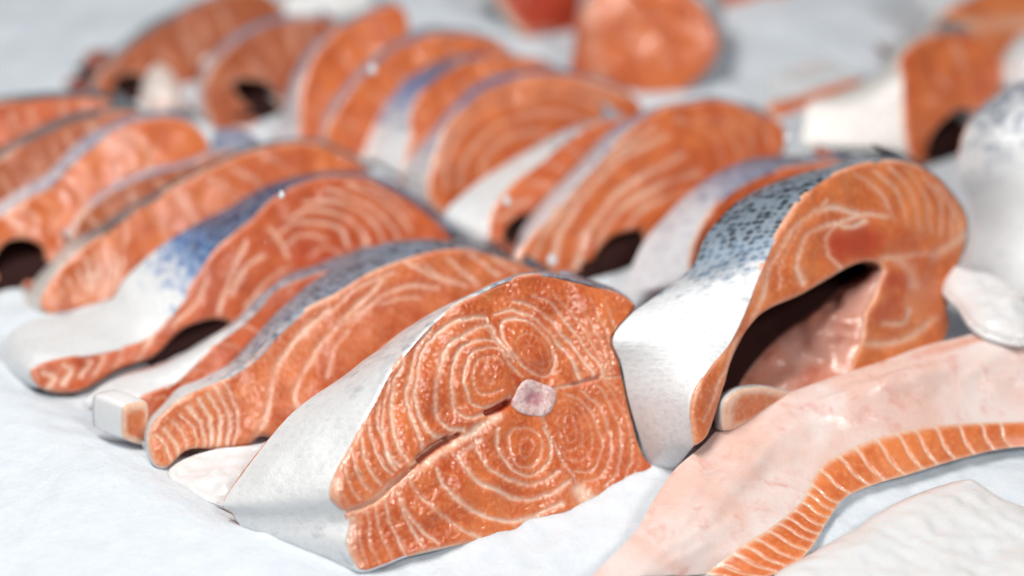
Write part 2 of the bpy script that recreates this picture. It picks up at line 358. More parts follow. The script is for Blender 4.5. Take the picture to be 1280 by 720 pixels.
def steak(label, anchor, skin, inner=(), az=36, lean=36, thick=.032, step=3.0, lines=(), dark=None, skin_m='skin', flesh='flesh', lining='lining_red',
          tone=(), grooves=(), lobes=None, bone=None, rim=2.0, rim_st=.75, rim_in=.5, bulge=.0012, name='salmon_steak', cat='salmon steak', group=GROUP, lip=.0011, deform=1.0, pillow=.0022, pocket=False, boff=1.0, floor=None, folds=0.0):
    pl = Plane(anchor, az, lean); ctrl = list(skin) + list(inner); ns = len(skin); n = len(ctrl)
    F2 = np.array([p[:2] for p in ctrl], float); Eh = -pl.h * thick / math.cos(pl.lean)
    F3 = pl.hit(F2); B3 = F3 + Eh
    for i, p in enumerate(ctrl):
        if len(p) > 2 and p[2] is not None: B3[i] = pl.hit([[p[0] + (p[2] - p[0]) * boff, p[1] + (p[3] - p[1]) * boff]], -thick)[0]
    cnt = [max(2, int(np.linalg.norm(F2[(i+1) % n] - F2[i]) / step)) for i in range(n)]
    fp, par = spline(F2, cnt, True); fb, _ = spline(np.hstack([F2 * 1e-3, B3]), cnt, True); fb = fb[:, 2:5] if fb.shape[1] == 5 else fb
    f3 = pl.hit(fp); U = pl.uv(f3)
    area2 = np.sum(U[:, 0] * np.roll(U[:, 1], -1) - np.roll(U[:, 0], -1) * U[:, 1])
    t = np.roll(U, -1, 0) - np.roll(U, 1, 0); t /= np.maximum(np.linalg.norm(t, axis=1), 1e-9)[:, None]
    inn = np.stack([-t[:, 1], t[:, 0]], 1) * (1 if area2 > 0 else -1)
    isk = (par <= ns - 1 + 1e-6); iin = ~isk
    # root
    zmin = f3[:, 2].min(); base = np.r_[f3[:, :2].mean(0) + Eh[:2] * .5, zmin]
    r = root(name, base, label, cat, group)
    # --- cut face
    dist = np.linalg.norm(f3.mean(0) - C0); stp = step * K * dist
    V2, T = fill(U, stp); X = pl.xyz(V2); px = to_px(X)
    lo, hi = fp.min(0), fp.max(0); res = max(.5, step * .55)
    fat, ton, edg, grv = [Field(lo, hi, res) for _ in range(4)]
    for L in lines:
        w, st, pts = L; P = smooth_line(pts, 3); nn = len(P)
        fat.stroke(P, w, st)
    loop = np.vstack([fp, fp[:1]])
    i0 = int(np.sum(isk)); sk_line = fp[:i0 + 1] if inner else loop
    fat.stroke(sk_line, rim, rim_st)
    if inner: fat.stroke(np.vstack([fp[i0:], fp[:1]]), rim * .8, rim_in)
    for w, st, pts in tone: ton.stroke(smooth_line(pts, 3) if len(pts) > 1 else np.array(pts * 2, float), w, st)
    for w, st, pts in grooves: grv.stroke(smooth_line(pts, 2), w, st)
    mpp = K * dist; edg.stroke(loop, pillow / mpp / 2.2, 1.0, 'lin')
    wp = np.stack([vnoise(px, .05, 21) * 2.2 + vnoise(px, .16, 22) * 1.0, vnoise(px, .05, 23) * 2.2 + vnoise(px, .16, 24) * 1.0], 1)
    near = np.clip(1 - edg.sample(px), 0, 1)[:, None]
    fv, tv, ev, gv = fat.sample(px + wp * near), ton.sample(px + wp * 2), edg.sample(px), grv.sample(px + wp * near * .6)
    broken = .92 + .48 * vnoise(px, .03, 9) + .16 * vnoise(px, .3, 10)
    fv = np.clip(fv * broken, 0, 1)
    hgt = -(1 - np.sqrt(np.clip(1 - ev ** 2, 0, 1))) * pillow * .8 + .0014 * deform * vnoise(V2, 42, 3) + .0005 * deform * vnoise(V2, 130, 4) - .00045 * fv * deform - gv * .009 + .00012 * deform * vnoise(V2, 700, 6)
    hgt[:len(fp)] = np.minimum(hgt[:len(fp)], -pillow * .55)
    X = X + pl.n * hgt[:, None]
    tv = np.clip(tv + gv * 1.2, 0, 1)
    nrm_ok = T
    # orient towards the viewer
    a, b_, c_ = X[T[0, 0]], X[T[0, 1]], X[T[0, 2]]
    if np.cross(b_ - a, c_ - a) @ pl.n < 0: T = T[:, ::-1].copy()
    # back face as a coarse fan filled outline
    kb = max(1, len(fp) // 120); bi = np.arange(0, int(np.sum(par <= ns - 1 + 1e-6)) if pocket else len(fp), kb); Ub = Plane.uv(pl, fb[bi])
    if pocket and pocket is not True: Ub = np.vstack([Ub, pl.uv(pl.hit(pocket, -thick))])
    if lobes:
        cen = px[T].mean(1); owner = np.full(len(T), len(lobes), int)
        for k, poly in enumerate(lobes):
            q = np.array(poly, float); ins = np.zeros(len(cen), bool)
            for p, s_ in zip(q, np.roll(q, -1, 0)):
                if p[1] == s_[1]: continue
                cc = ((p[1] > cen[:, 1]) != (s_[1] > cen[:, 1])); xx = p[0] + (cen[:, 1] - p[1]) * (s_[0] - p[0]) / (s_[1] - p[1]); ins ^= cc & (cen[:, 0] < xx)
            owner[ins & (owner == len(lobes))] = k
        for k in range(len(lobes) + 1):
            Tk = T[owner == k]
            if not len(Tk): continue
            used, inv = np.unique(Tk, return_inverse=True)
            make_mesh('muscle_lobe', X[used], inv.reshape(-1, 3), M[flesh], r, base, {'fat': fv[used], 'tone': tv[used]})
    else:
        make_mesh('flesh', X, T, M[flesh], r, base, {'fat': fv, 'tone': tv})
    try:
        Vb, Tb = fill(Ub, .006); Xb = pl.xyz(Vb) + pl.n * ((fb[bi].mean(0) - pl.o) @ pl.n)
        make_mesh('back_face', Xb, Tb, M['cavity_shade'] if pocket else M[flesh], r, base, {'fat': np.zeros(len(Xb)), 'tone': np.zeros(len(Xb))})  # behind a pocket the back takes the painted shade colour
    except Exception as ex: print('back face', label, ex)
    # --- skin and lining
    cen3 = f3.mean(0) + Eh * .5
    lipp = pl.xyz(U + inn * lip) + pl.n * (.0001 - pillow * .30); edge = f3 - pl.n * pillow * .75
    if inner: sl = np.arange(0, i0 + 1) % len(fp)
    else: sl = np.r_[np.arange(len(fp)), 0]
    dk = np.zeros(n + 1) + .3
    if dark is not None:
        dk[:ns] = dark; dk[ns:] = dark[-1]
        if not inner: dk[n] = dark[0]
    du = np.interp(par, np.arange(n + 1), dk)[sl]
    rows = max(6, int(12 * 3 / step))
    loft('skin', edge[sl], fb[sl], M[skin_m], r, base, rows, bulge, cen3, {'dark': du}, lipp[sl])
    if inner:
        il = np.r_[np.arange(i0, len(fp)), 0]
        loft('belly_lining', edge[il], fb[il], M[lining], r, base, 24 if folds else 6, -.001, cen3, {'fat': np.zeros(len(il))}, folds=folds)
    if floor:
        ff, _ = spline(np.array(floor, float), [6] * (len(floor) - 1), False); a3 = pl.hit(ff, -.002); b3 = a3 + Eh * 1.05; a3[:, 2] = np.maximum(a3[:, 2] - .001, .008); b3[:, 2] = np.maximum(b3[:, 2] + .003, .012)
        make_mesh('hollow_shade_floor', np.concatenate([a3 - [0, 0, .02], a3, (a3 + b3) / 2 + [0, 0, .0015], b3]), grid_faces(len(ff), 4), M['cavity_shade'], r, base, {'fat': np.zeros(len(ff) * 4)})  # strip added to keep the hollow's floor black, shade put into its colour
    if bone:
        bp = np.array(bone, float); cn = bp.mean(0); q, _ = spline(bp, [8] * len(bp), True); rings = [1, .94, .84, .7, .5, .34, .2, .001]; hs = [-.0006, .0003, .0006, .0007, .0006, .0005, .0003, .0003]; V = []; pr = []
        for k, h in zip(rings, hs):
            x = pl.hit(cn + (q - cn) * k); uu = pl.uv(x); x = x + pl.n * (h + .00035 * vnoise(x, 420, 8) + .0014 * deform * vnoise(uu, 42, 3) + .0005 * deform * vnoise(uu, 130, 4))[:, None]; V.append(x); pr += [{1: .55, .94: .25, .5: .1, .34: .6, .2: .95, .001: .7}.get(k, 0)] * len(q)
        make_mesh('backbone', np.concatenate(V), grid_faces(len(q), len(rings), True), M['bone'], r, base, {'fat': pr})
    return r, pl

def slab(label, name, cat, outline, z0, thick, mat, step=4.0, rough=.0008, group=None, attr=None, tilt=None, edge_r=None, child=None):
    """soft flat piece lying on what is below: traced outline at height z0, domed top, closed underside"""
    P, _ = spline(np.array(outline, float), [max(2, int(np.linalg.norm(np.subtract(outline[(i+1) % len(outline)], outline[i])) / step)) for i in range(len(outline))], True)
    zz = z0 if not tilt else z0 + tilt(P)
    B = at_z(P, z0); U = B[:, :2].copy(); dist = np.linalg.norm(B.mean(0) - C0); stp = step * K * dist * 1.2
    V, T = fill(U, stp)
    er = edge_r or thick * 1.6
    # distance to outline
    D = np.full(len(V), 9.0)
    for p, q in zip(U, np.roll(U, -1, 0)):
        d = q - p; t = np.clip(((V - p) @ d) / max(d @ d, 1e-12), 0, 1); D = np.minimum(D, np.linalg.norm(V - p - t[:, None] * d, axis=1))
    e = np.clip(D / er, 0, 1); h = thick * np.sqrt(np.clip(1 - (1 - e) ** 2, 0, 1)) + rough * e * (vnoise(V, 60, 3) + .5 * vnoise(V, 180, 5))
    if tilt is not None:
        h = h + tilt(V)
    top = np.c_[V, z0 + h]; base = np.r_[U.mean(0), z0]
    if np.cross(V[T[0, 1]] - V[T[0, 0]], V[T[0, 2]] - V[T[0, 0]]) < 0: T = T[:, ::-1].copy()
    bot = np.c_[V, np.full(len(V), z0 - .001) + (tilt(V) if tilt is not None else 0)]; nV = len(V); nb = len(U)
    i = np.arange(nb); j = (i + 1) % nb
    side = np.concatenate([np.stack([i, i + nV, j], 1), np.stack([j, i + nV, j + nV], 1)])
    allV = np.r_[top, bot]; allT = np.r_[T, T[:, ::-1] + nV, side]
    at = {'fat': np.zeros(len(allV)), 'dark': np.zeros(len(allV)), 'tone': np.zeros(len(allV))}
    if child is not None:
        return make_mesh(name, allV, allT, mat, child, np.array(child.location), at, allV[:, :2])
    o = make_mesh(name, allV, allT, mat, None, base, at, allV[:, :2]); o.location = base
    tag(o, label, cat, group); return o

# ------------------------------------------------------------------ front steak, whole cut face in view
q = Z(480, 380, .4444); z = Z(380, 320, .5556)
A_lines = [(1.5, .6, q(292,215, 275,195, 285,172, 305,178, 312,200, 300,222, 282,215)),
  (1.7, .7, q(330,170, 310,152, 285,148, 262,160, 250,190, 252,225, 268,250, 300,252, 330,240)),
  (2.0, .8, q(345,150, 320,130, 290,122, 255,132, 230,170, 222,215, 232,255, 255,285, 290,292, 330,278, 352,268)),
  (2.2, .9, q(360,160, 335,120, 300,98, 262,100, 225,120, 195,165, 185,215, 190,260, 205,300, 240,325, 285,312)),
  (2.6, .95, q(325,108, 292,62, 255,68, 205,100, 165,150, 148,210, 146,270, 158,320, 185,350, 225,358)),
  (2.8, .95, q(285,38, 240,40, 185,62, 130,108, 100,165, 90,220, 95,290, 110,335, 140,372, 185,380)),
  (2.5, .9, q(130,75, 95,125, 75,185, 68,250, 75,320, 95,375, 105,410)),
  (2.6, .9, q(60,140, 38,200, 25,260, 25,330, 40,400, 62,440)),
  (2.2, .75, q(20,210, 2,280, -5,350, 10,420, 30,465)),
  (2.0, .75, z(170,330, 165,370, 185,430, 215,475)), (2.0, .75, z(145,365, 150,410, 172,460, 195,492)), (1.9, .7, z(125,395, 130,440, 150,490, 172,515)),
  (1.9, .7, z(105,425, 110,465, 130,510, 148,530)), (1.8, .65, z(88,455, 92,490, 108,525, 128,548)), (1.7, .6, z(74,485, 78,515, 90,545, 105,562)),
  # boundary left / top lobe
  (1.8, .7, q(290,38, 302,88, 325,130, 345,165, 388,205)),
  # top lobe rings
  (1.3, .5, q(400,120, 420,118, 440,140, 445,165, 430,170, 408,150, 400,120)),
  (1.5, .6, q(378,92, 405,80, 440,100, 468,140, 470,175, 445,182, 405,165, 378,130, 372,105, 378,92)),
  (1.9, .85, q(335,95, 332,60, 350,42, 390,42, 440,72, 478,120, 488,168, 470,200, 440,200, 400,182, 360,140, 335,95)),
  (1.9, .85, q(318,30, 355,18, 405,30, 455,62, 505,120, 545,185, 568,218)),
  (1.9, .85, q(365,-8, 410,5, 460,35, 520,100, 565,165, 598,212)), (1.9, .8, q(420,-25, 470,0, 520,55, 565,115, 600,170, 618,206)),
  (1.7, .75, q(475,-30, 520,10, 560,65, 595,125, 625,200)), (1.7, .7, q(525,-25, 560,20, 592,75, 615,130, 632,195)), (1.6, .65, q(575,-20, 600,30, 618,80, 630,130, 642,195)),
  (1.6, .6, q(620,-10, 635,40, 640,90, 645,150)),
  # horizontal septum
  (1.8, .7, q(485,238, 540,225, 600,212, 670,208)), (1.6, .6, q(610,205, 640,225, 680,265, 705,310)),
  # right lobe
  (1.4, .5, q(512,318, 530,312, 545,345, 545,380, 528,388, 515,360, 512,318)), (1.4, .55, q(495,300, 525,288, 555,320, 562,370, 548,405, 520,410, 500,370, 492,330, 495,300)),
  (1.5, .6, q(488,275, 530,268, 570,305, 588,360, 580,410, 552,440, 520,432, 495,395)), (1.6, .65, q(515,252, 560,268, 600,320, 615,380, 605,435, 570,470, 530,468)),
  (1.6, .65, q(560,240, 600,275, 632,335, 642,400, 630,455, 600,490, 558,495)), (1.6, .65, q(598,225, 632,275, 662,345, 668,420, 650,480, 620,515)),
  (1.6, .6, q(618,215, 660,275, 690,350, 695,430, 675,500)), (1.5, .55, q(645,220, 685,280, 712,360, 716,440, 705,490)),
  (1.7, .7, q(448,318, 462,350, 482,395, 505,440, 525,480, 535,500)),
  # bottom lobe
  (1.4, .5, q(385,380, 405,372, 420,395, 412,425, 390,430, 378,405, 385,380)), (1.6, .6, q(350,375, 372,352, 412,348, 440,375, 442,420, 420,452, 385,455, 355,425, 350,375)),
  (2.0, .75, q(322,350, 318,395, 340,440, 380,475, 425,478, 460,450, 470,400, 455,350)), (2.4, .85, q(258,378, 262,415, 295,460, 345,492, 400,505, 455,498, 490,470)),
  (2.6, .9, q(205,425, 225,465, 280,510, 345,540, 410,550, 465,538, 515,500)), (2.6, .9, q(145,462, 165,510, 215,560, 290,598, 360,610, 430,598, 500,560)),
  (2.4, .85, q(68,490, 95,535, 150,585, 215,630, 268,658)), (2.2, .8, q(35,525, 55,575, 100,630, 150,675)),
  (2.0, .75, z(205,520, 215,560, 240,610, 265,655)), (2.0, .75, z(182,540, 192,590, 212,640, 235,680)), (1.9, .7, z(162,556, 170,610, 190,660, 205,690)), (1.8, .7, z(142,575, 150,630, 165,680, 180,705)), (1.7, .65, z(122,595, 130,650, 145,700)),
  # white seam between the flaps
  (4.2, 1.0, z(80,578, 140,566, 195,520, 250,480, 300,447, 350,418, 400,385, 440,358)), (2.6, .9, z(235,470, 290,430, 345,398)),
  (3.0, .7, z(345,455, 365,435, 395,415)), (7, .9, [(722,612), (735,626), (770,629), (806,616)])]
A_tone = [(14, .30, q(290,200, 292,215)), (16, .30, q(415,140, 425,150)), (14, .25, q(528,350, 530,365)), (14, .25, q(400,400, 402,412)),
  (2.2, .9, q(540,224, 575,216, 605,211)), (2.0, .8, q(520,485, 535,508)), (2.4, .9, z(470,325, 455,340, 435,350)), (2.4, .7, z(485,290, 470,272)), (2.2, .8, q(455,238, 500,240))]
A_groove = [(3.6, 1.0, z(262,456, 290,432, 330,412)), (2.4, .6, z(330,412, 352,403)), (3.0, .9, z(418,352, 440,342, 462,332)), (1.3, .30, q(535,224, 605,210)), (1.6, .35, z(75,580, 150,558, 200,515, 262,458))]
A_skin = [(430,641, 291,643), (413,622, 278,630), (416,598, 296,600), (441,553, 332,553), (463,509, 368,513), (491,459, 420,477), (519,426, 462,445), (547,398, 502,414), (574,378, 541,392), (613,359, 592,368), (647,345, 634,348),
  (669,341, 657,341), (691,343, 680,341), (724,351, 714,348), (758,359, 748,355), (780,369, 770,364), (795,382, 783,375), (786,398), (776,412), (770,432), (780,475), (792,525), (806,565), (826,594), (822,606), (806,619), (776,632), (748,634), (713,640), (691,648), (658,662), (624,673), (602,677),
  (563,684), (513,696), (480,709), (452,715, 385,704), (438,700, 345,688), (430,678, 312,668), (434,655, 296,652)]
A_dark = [.0]*3 + [.05, .10, .14, .18, .2, .25, .35, .5, .55, .6, .65, .7, .75, .7] + [.6]*8 + [.55, .45, .35, .3] + [0.1]*11
A_dark = A_dark[:len(A_skin)] + [0.0] * (len(A_skin) - len(A_dark))
L1 = [(405,650)] + q(-100,480, 60,440, 100,420, 225,358, 320,300, 388,205, 345,165, 325,130, 302,88, 290,38) + z(300,80, 150,200, 20,500)
L2 = q(290,38, 302,88, 325,130, 345,165, 388,205, 430,240, 485,238, 540,225, 600,212, 670,208, 800,200, 800,-120, 300,-120)
L3 = q(430,240, 485,238, 540,225, 600,212, 670,208, 900,200, 900,640, 560,640, 535,500, 505,440, 482,395, 462,350, 448,318)
A_lines = [(w, s if w > 1.75 else s * (.65 if w > 1.55 else .35), p) for w, s, p in A_lines] + [(9, .8, [(436,650), (432,680), (442,705)]), (5, .6, [(418,600), (420,625), (428,640)])]
steak('whole-faced salmon steak in front, round backbone and curled belly flaps in full view', (602,677,.002), A_skin, az=34, lean=36, thick=.042, step=1.15, lines=A_lines, tone=A_tone, grooves=A_groove,
  dark=A_dark, skin_m='skin', flesh='flesh', lobes=[L1, L2, L3], deform=1.4, bone=z(481,296, 492,281, 508,275, 530,281, 555,290, 573,305, 571,328, 561,349, 543,362, 522,360, 500,357, 481,350, 470,337, 472,318), rim=2.2)

# ------------------------------------------------------------------ second steak, frosted pale lines
r1 = Z(160, 300, .5829); r5 = Z(280, 100, .4167)
B_skin = [(210,584), (195,581, 190,578), (186,556, 182,552), (189,533, 184,528), (207,513, 203,505), (230,495, 224,485), (277,475, 262,468), (312,452, 290,452), (352,411, 335,402), (384,384, 362,377), (420,366, 392,352), (463,340, 430,328), (513,321, 470,308), (551,312, 508,299), (588,311, 540,298), (626,319, 578,304), (655,329, 615,314), (680,338, 650,328), (705,352), (735,390)]
B_lines = fam(r1(58,415, 80,440, 95,472), r1(205,300, 240,360, 232,440), 9, 2.3, 1.0, .15) + [(3.2, .9, r1(430,145, 345,235, 312,300, 292,375, 265,432)), (2.8, .9, r1(540,90, 440,190, 385,270, 358,320, 362,365)), (2.2, .8, r1(470,195, 440,240, 425,295)),
  (2.2, .85, r5(395,715, 470,650, 560,622, 640,625)), (2.0, .8, r5(520,540, 590,575, 680,610)), (2.2, .85, r5(670,535, 710,570, 760,612)), (2.0, .8, r5(735,520, 790,560, 830,585)), (1.8, .7, r5(800,520, 850,560, 880,580)), (1.8, .7, r5(600,560, 650,590, 730,620)),
  (2.0, .7, r5(300,715, 370,640, 440,600, 500,580)), (2.0, .7, r5(350,735, 430,680, 530,660, 590,660))]
steak('frosty salmon steak right behind the whole-faced one, striped tail of belly at its left end', (230,566,.014), B_skin, [(735,470), (640,560), (480,580), (380,560), (329,545), (312,556), (277,561), (236,562)], thick=.030, step=1.3,
  lines=B_lines, tone=[(10, .35, r5(520,610, 580,610)), (9, .3, r1(400,330, 420,300))], dark=[0, 0, 0, 0, .05, .15, .28, .4, .5, .55, .62, .66, .70, .75, .8, .95, 1.1, 1.2, 1.2, 1.2], skin_m='skin', flesh='flesh_frost', rim=3.0)

# ------------------------------------------------------------------ third, thin one
r4 = Z(0, 150, .6528)
C_skin = [(183,517), (174,499, 104,506), (180,493, 116,492), (215,478, 152,470), (261,436, 208,452), (300,404, 270,418), (320,387, 296,397), (342,362, 324,369), (380,347, 356,345), (420,336, 394,330), (455,330, 430,319), (500,335)]
steak('thin dark orange salmon steak with white belly skin, squeezed between striped-tail and blue-patched ones', (184,515,.006), C_skin, [(520,390), (420,480), (300,520), (200,522)], thick=.022, step=1.6, flesh='flesh_deep',
  lines=fam([(190,505), (200,500), (206,515)], [(300,405), (330,420), (340,440)], 5, 1.8, .5) , dark=[0, 0, 0, 0, .05, .25, .4, .5, .6, .65, .7, .7], skin_m='skin')

# ------------------------------------------------------------------ fourth, blue patch
D_skin = [(72,490), (50,484, 30,482), (39,470, 8,468), (40,461, 1,440), (65,450, 20,410), (118,440, 66,396), (157,432, 122,386), (178,426, 142,372), (196,414, 155,350), (215,392, 172,332), (242,352, 206,304), (268,313, 238,284), (294,290, 262,271), (318,271, 290,257), (335,253, 318,239), (363,234, 355,224), (405,221, 402,215), (447,221, 447,214), (472,226, 474,219), (505,244, 508,237), (538,267, 541,260), (562,291, 566,286), (575,320)]
D_lines = fam(r4(75,485, 95,490, 80,515), r4(290,415, 275,440, 262,465), 6, 2.8, 1.0) + [(2.4, .9, r4(395,300, 380,345, 330,395)), (2.2, .7, r4(470,235, 440,300, 420,370))] + [
  (2.2, .7, r5(135,440, 160,480, 190,530)), (2.2, .75, r5(180,500, 215,470, 260,462, 300,475)), (2.2, .75, r5(150,470, 210,430, 290,425, 350,450, 370,500)), (2.2, .75, r5(190,420, 260,390, 340,400, 400,440, 430,500)), (2.2, .75, r5(240,370, 320,360, 400,390, 455,440, 480,500)), (2.0, .7, r5(300,325, 380,350, 450,390, 505,440, 525,490)), (2.0, .65, r5(370,310, 440,340, 510,390, 560,450)), (1.8, .6, r5(430,310, 500,350, 560,410)),
  (2.4, .7, r5(20,640, 60,570, 110,530)), (2.2, .7, r5(60,680, 130,600, 200,560)), (2.0, .6, r5(250,530, 300,500, 350,520))]
steak('salmon steak with bright blue patch on its skin and thin dark rim over the arch', (72,489,.008), D_skin, [(560,380), (420,440), (330,420), (300,405), (272,398), (250,402), (230,410), (214,424), (202,437), (189,447), (150,461), (104,487), (85,490)],
  thick=.034, step=1.5, lines=D_lines, tone=[(22, .45, r5(220,520, 330,520)), (12, .3, r5(60,700, 120,640))],  floor=[(188,450), (215,440), (240,426), (285,402)], pocket=[(320,425), (200,447)],dark=[0, 0, 0, 0, 0, .0, 0, .0, .02, .14, .42, .78, .92, 1, 1.1, 1.2, 1.3, 1.3, 1.3, 1.3, 1.3, 1.2, 1.1], skin_m='skin_blue', flesh='flesh_deep', rim=2.2, rim_st=.5)

# ------------------------------------------------------------------ fifth
E_skin = [(62,392), (52,384, 4,404), (51,374, 4,388), (58,360, 12,372), (72,339, 38,340), (98,313, 80,284), (131,290, 116,271), (167,261, 158,250), (196,246, 190,236), (233,224, 228,214), (292,196, 288,187), (333,183, 330,174), (375,177, 374,169), (410,182, 411,175), (446,200, 447,194), (480,230), (490,260)]
steak('salmon steak with thin grey rim, lying against the blue-patched one on its far side', (62,391,.006), E_skin, [(470,330), (330,400), (200,400), (150,385), (131,380), (85,389)], boff=.55, thick=.030, step=2.2, flesh='flesh',
  lines=fam(r4(90,350, 105,345, 110,362), r4(240,190, 240,240, 225,330), 9, 2.2, .8, .15) + fam([(180,262), (195,290), (190,330)], [(330,190), (370,210), (400,250)], 5, 2.5, .4), tone=[(16, .3, [(300,225), (380,200)])], dark=[0, 0, 0, 0, .1, .35, .7, .9, 1, 1.1, 1.2, 1.2, 1.2, 1.2, 1.2, 1.2, 1.2], skin_m='skin_brown')
F_skin = [(90,300), (92,285, 62,300), (100,268, 84,282), (138,239, 122,233), (188,217, 172,208), (233,204, 216,196), (267,192, 256,182), (300,185), (340,190)]
steak('narrow pale orange salmon steak seen edge-on past the grey-rimmed one', (90,300,.022), F_skin, [(330,260), (200,300), (120,310)], boff=.55, thick=.024, step=3, flesh='flesh_dull', dark=[0, 0, .3, .5, .5, .5, .6, .6, .6], skin_m='skin_lav', lines=fam([(110,270), (125,285)], [(220,212), (235,240)], 5, 2.2, .5))
G_skin = [(-6,374), (-32,362, -60,365), (-45,320, -75,320), (-35,285, -65,280), (0,268, -30,262), (30,250, 8,238), (62,230, 45,215), (92,200, 78,184), (125,173, 116,160), (167,152, 158,141), (217,146, 212,137), (250,161), (265,190)]
steak('blurred orange salmon steak at left edge with dark hollow under its flap', (10,372,.0), G_skin, [(258,250), (180,290), (110,320), (75,340), (60,330), (56,312), (44,302), (28,298), (8,303), (-6,325), (0,355)],  floor=[(-20,372), (20,366), (75,352)], pocket=[(75,345), (0,375)],thick=.034, step=3, flesh='flesh', skin_m='skin_lav', lines=fam([(10,275), (25,285), (22,300)], [(150,160), (190,190), (170,260)], 9, 3.0, .5, .2), dark=[0, 0, .1, .1, .2, .3, .4, .45, .5, .6, .7, .7, .7])
G2_skin = [(-60,260), (-40,225, -70,215), (0,198, -25,186), (42,172, 25,158), (90,150, 80,136), (140,138, 136,124), (180,142), (200,165)]
steak('dull brownish salmon steak at left edge, behind the hollow-flapped blurred one', (-20,268,.03), G2_skin, [(190,220), (100,270), (20,285)], boff=.55, thick=.034, step=3, flesh='flesh_dull', skin_m='skin_brown', lines=fam([(-20,230), (0,260)], [(110,155), (120,200)], 6, 3.0, .45), dark=[.2, .3, .6, .7, .8, .8, .8, .8])
H_skin = [(-90,200), (-50,150, -80,140), (0,128, -15,118), (60,120, 50,110), (115,119, 112,109), (150,135), (165,160)]
steak('dark red salmon steak at left edge, farthest of the left row', (-30,230,.03), H_skin, [(150,220), (60,250), (-40,240)], boff=.55, thick=.04, step=3.5, flesh='flesh_deep', skin_m='skin_brown', dark=[.2, .4, .7, .8, .9, .9, .9], lines=fam([(-20,150), (0,190)], [(100,125), (110,170)], 5, 3.0, .4))

# ------------------------------------------------------------------ far row
I_skin = [(118,135), (112,118, 104,110), (122,95, 112,86), (150,68, 140,58), (187,37, 178,27), (230,14, 222,4), (280,-8, 274,-18), (330,-10), (360,20), (372,60)]
steak('brown-orange salmon steak at far left with pale cut end beside its hollow', (118,136,.004), I_skin, [(360,110), (300,130), (226,135), (205,120), (180,95), (160,92), (145,100), (138,125)],  floor=[(134,134), (190,136)], pocket=[(300,120), (200,142)],boff=.55, thick=.04, step=3.5, flesh='flesh_dull', skin_m='skin_brown', dark=[.2, .3, .5, .6, .7, .8, .8, .8, .8, .8], lines=fam([(135,100), (150,90)], [(280,10), (300,70)], 6, 3, .3))
J_skin = [(262,150), (252,125, 240,122), (258,95, 245,88), (280,65, 270,55), (310,40, 303,30), (354,25, 349,15), (410,24, 408,14), (440,40), (450,80)]
steak('far salmon steak with black hollow above cream belly flap', (262,165,.004), J_skin, [(420,150), (350,175), (342,150), (350,125), (338,105), (312,98), (292,104), (300,122), (318,140), (325,160), (310,172), (280,172)],  floor=[(288,152), (352,150)], pocket=[(400,150), (345,168)],boff=.55, thick=.036, step=3.5, flesh='flesh_dull', skin_m='skin_lav', lining='lining_pale', dark=[0, .1, .3, .5, .6, .7, .8, .8, .8], lines=fam([(265,110), (290,100)], [(380,30), (400,90)], 6, 3, .35))
K_skin = [(375,195), (374,146, 328,165), (374,120, 338,140), (384,85, 352,100), (402,55, 375,64), (437,26, 415,30), (476,9, 460,9), (500,6, 490,0), (512,30)]
steak('blurred salmon steak with lilac-white skin stripe, beside the far black hollow', (372,196,.004), K_skin, [(500,110), (440,190), (395,190)], boff=.55, thick=.034, step=3.5, flesh='flesh', skin_m='skin_lav', dark=[0, 0, .15, .4, .6, .7, .8, .8, .8], lines=fam([(380,140), (395,150)], [(450,40), (470,70)], 4, 3, .35))
Lk_skin = [(425,204), (407,166, 398,160), (422,135, 405,130), (452,96, 425,104), (490,60, 468,62), (540,42, 522,34), (590,43, 578,35), (625,54, 618,46), (650,80)]
steak('far salmon steak with narrow violet skin stripe and small bright glint on it', (425,205,.004), Lk_skin, [(600,150), (500,200), (445,195)], boff=.8, thick=.034, step=3.5, flesh='flesh', skin_m='skin_lav', dark=[.1, .2, .55, .6, .7, .8, .9, .9, .9], lines=fam([(425,150), (445,160)], [(560,48), (580,80)], 5, 3, .35))
M_skin = [(505,222), (508,190, 440,206), (513,168, 446,186), (511,142, 466,148), (530,110, 496,106), (565,82, 532,82), (610,69, 575,68), (660,72, 630,66), (700,86, 680,78), (725,105)]
steak('far salmon steak with broad deep blue skin, half covered by a bigger face', (505,224,.004), M_skin, [(700,160), (620,210), (560,220)], thick=.04, step=3.2, flesh='flesh', skin_m='skin_blue', dark=[0, .05, .1, .3, .65, .85, .9, .9, .9, .9], lines=fam([(520,140), (535,150)], [(640,75), (660,100)], 5, 3, .35))
N_skin = [(556,268), (538,252, 493,222), (534,230, 494,208), (541,200, 512,182), (552,166, 540,158), (576,134, 566,128), (610,106, 600,100), (650,95, 642,88), (700,92, 694,85), (750,102, 745,96), (785,116, 782,111), (802,130), (800,150)]
steak('big smooth orange salmon face with pale blue skin in the middle of the far row', (548,268,.004), N_skin, [(770,165), (720,170), (680,182), (625,215), (585,246)], boff=.8, thick=.042, step=2.6, flesh='flesh', skin_m='skin_blue', lines=[(3, .45, p) for p in ([(555,235), (560,190), (590,150), (640,125), (700,120), (760,135)], [(575,235), (582,195), (610,165), (655,145), (700,142), (745,155)], [(600,220), (610,190), (640,170), (680,165)], [(545,215), (553,178), (585,138), (635,110), (700,104), (770,122)])], dark=[0, .02, .15, .25, .35, .55, .7, .75, .8, .8, .8, .8, .8], rim=3, tone=[(30, .25, [(640,185), (690,160)])])
O_skin = [(628,302), (616,306, 568,292), (610,294, 556,268), (615,264, 582,240), (640,230, 620,212), (680,196, 655,190), (720,166, 702,163), (758,150, 750,148), (790,150), (800,175)]
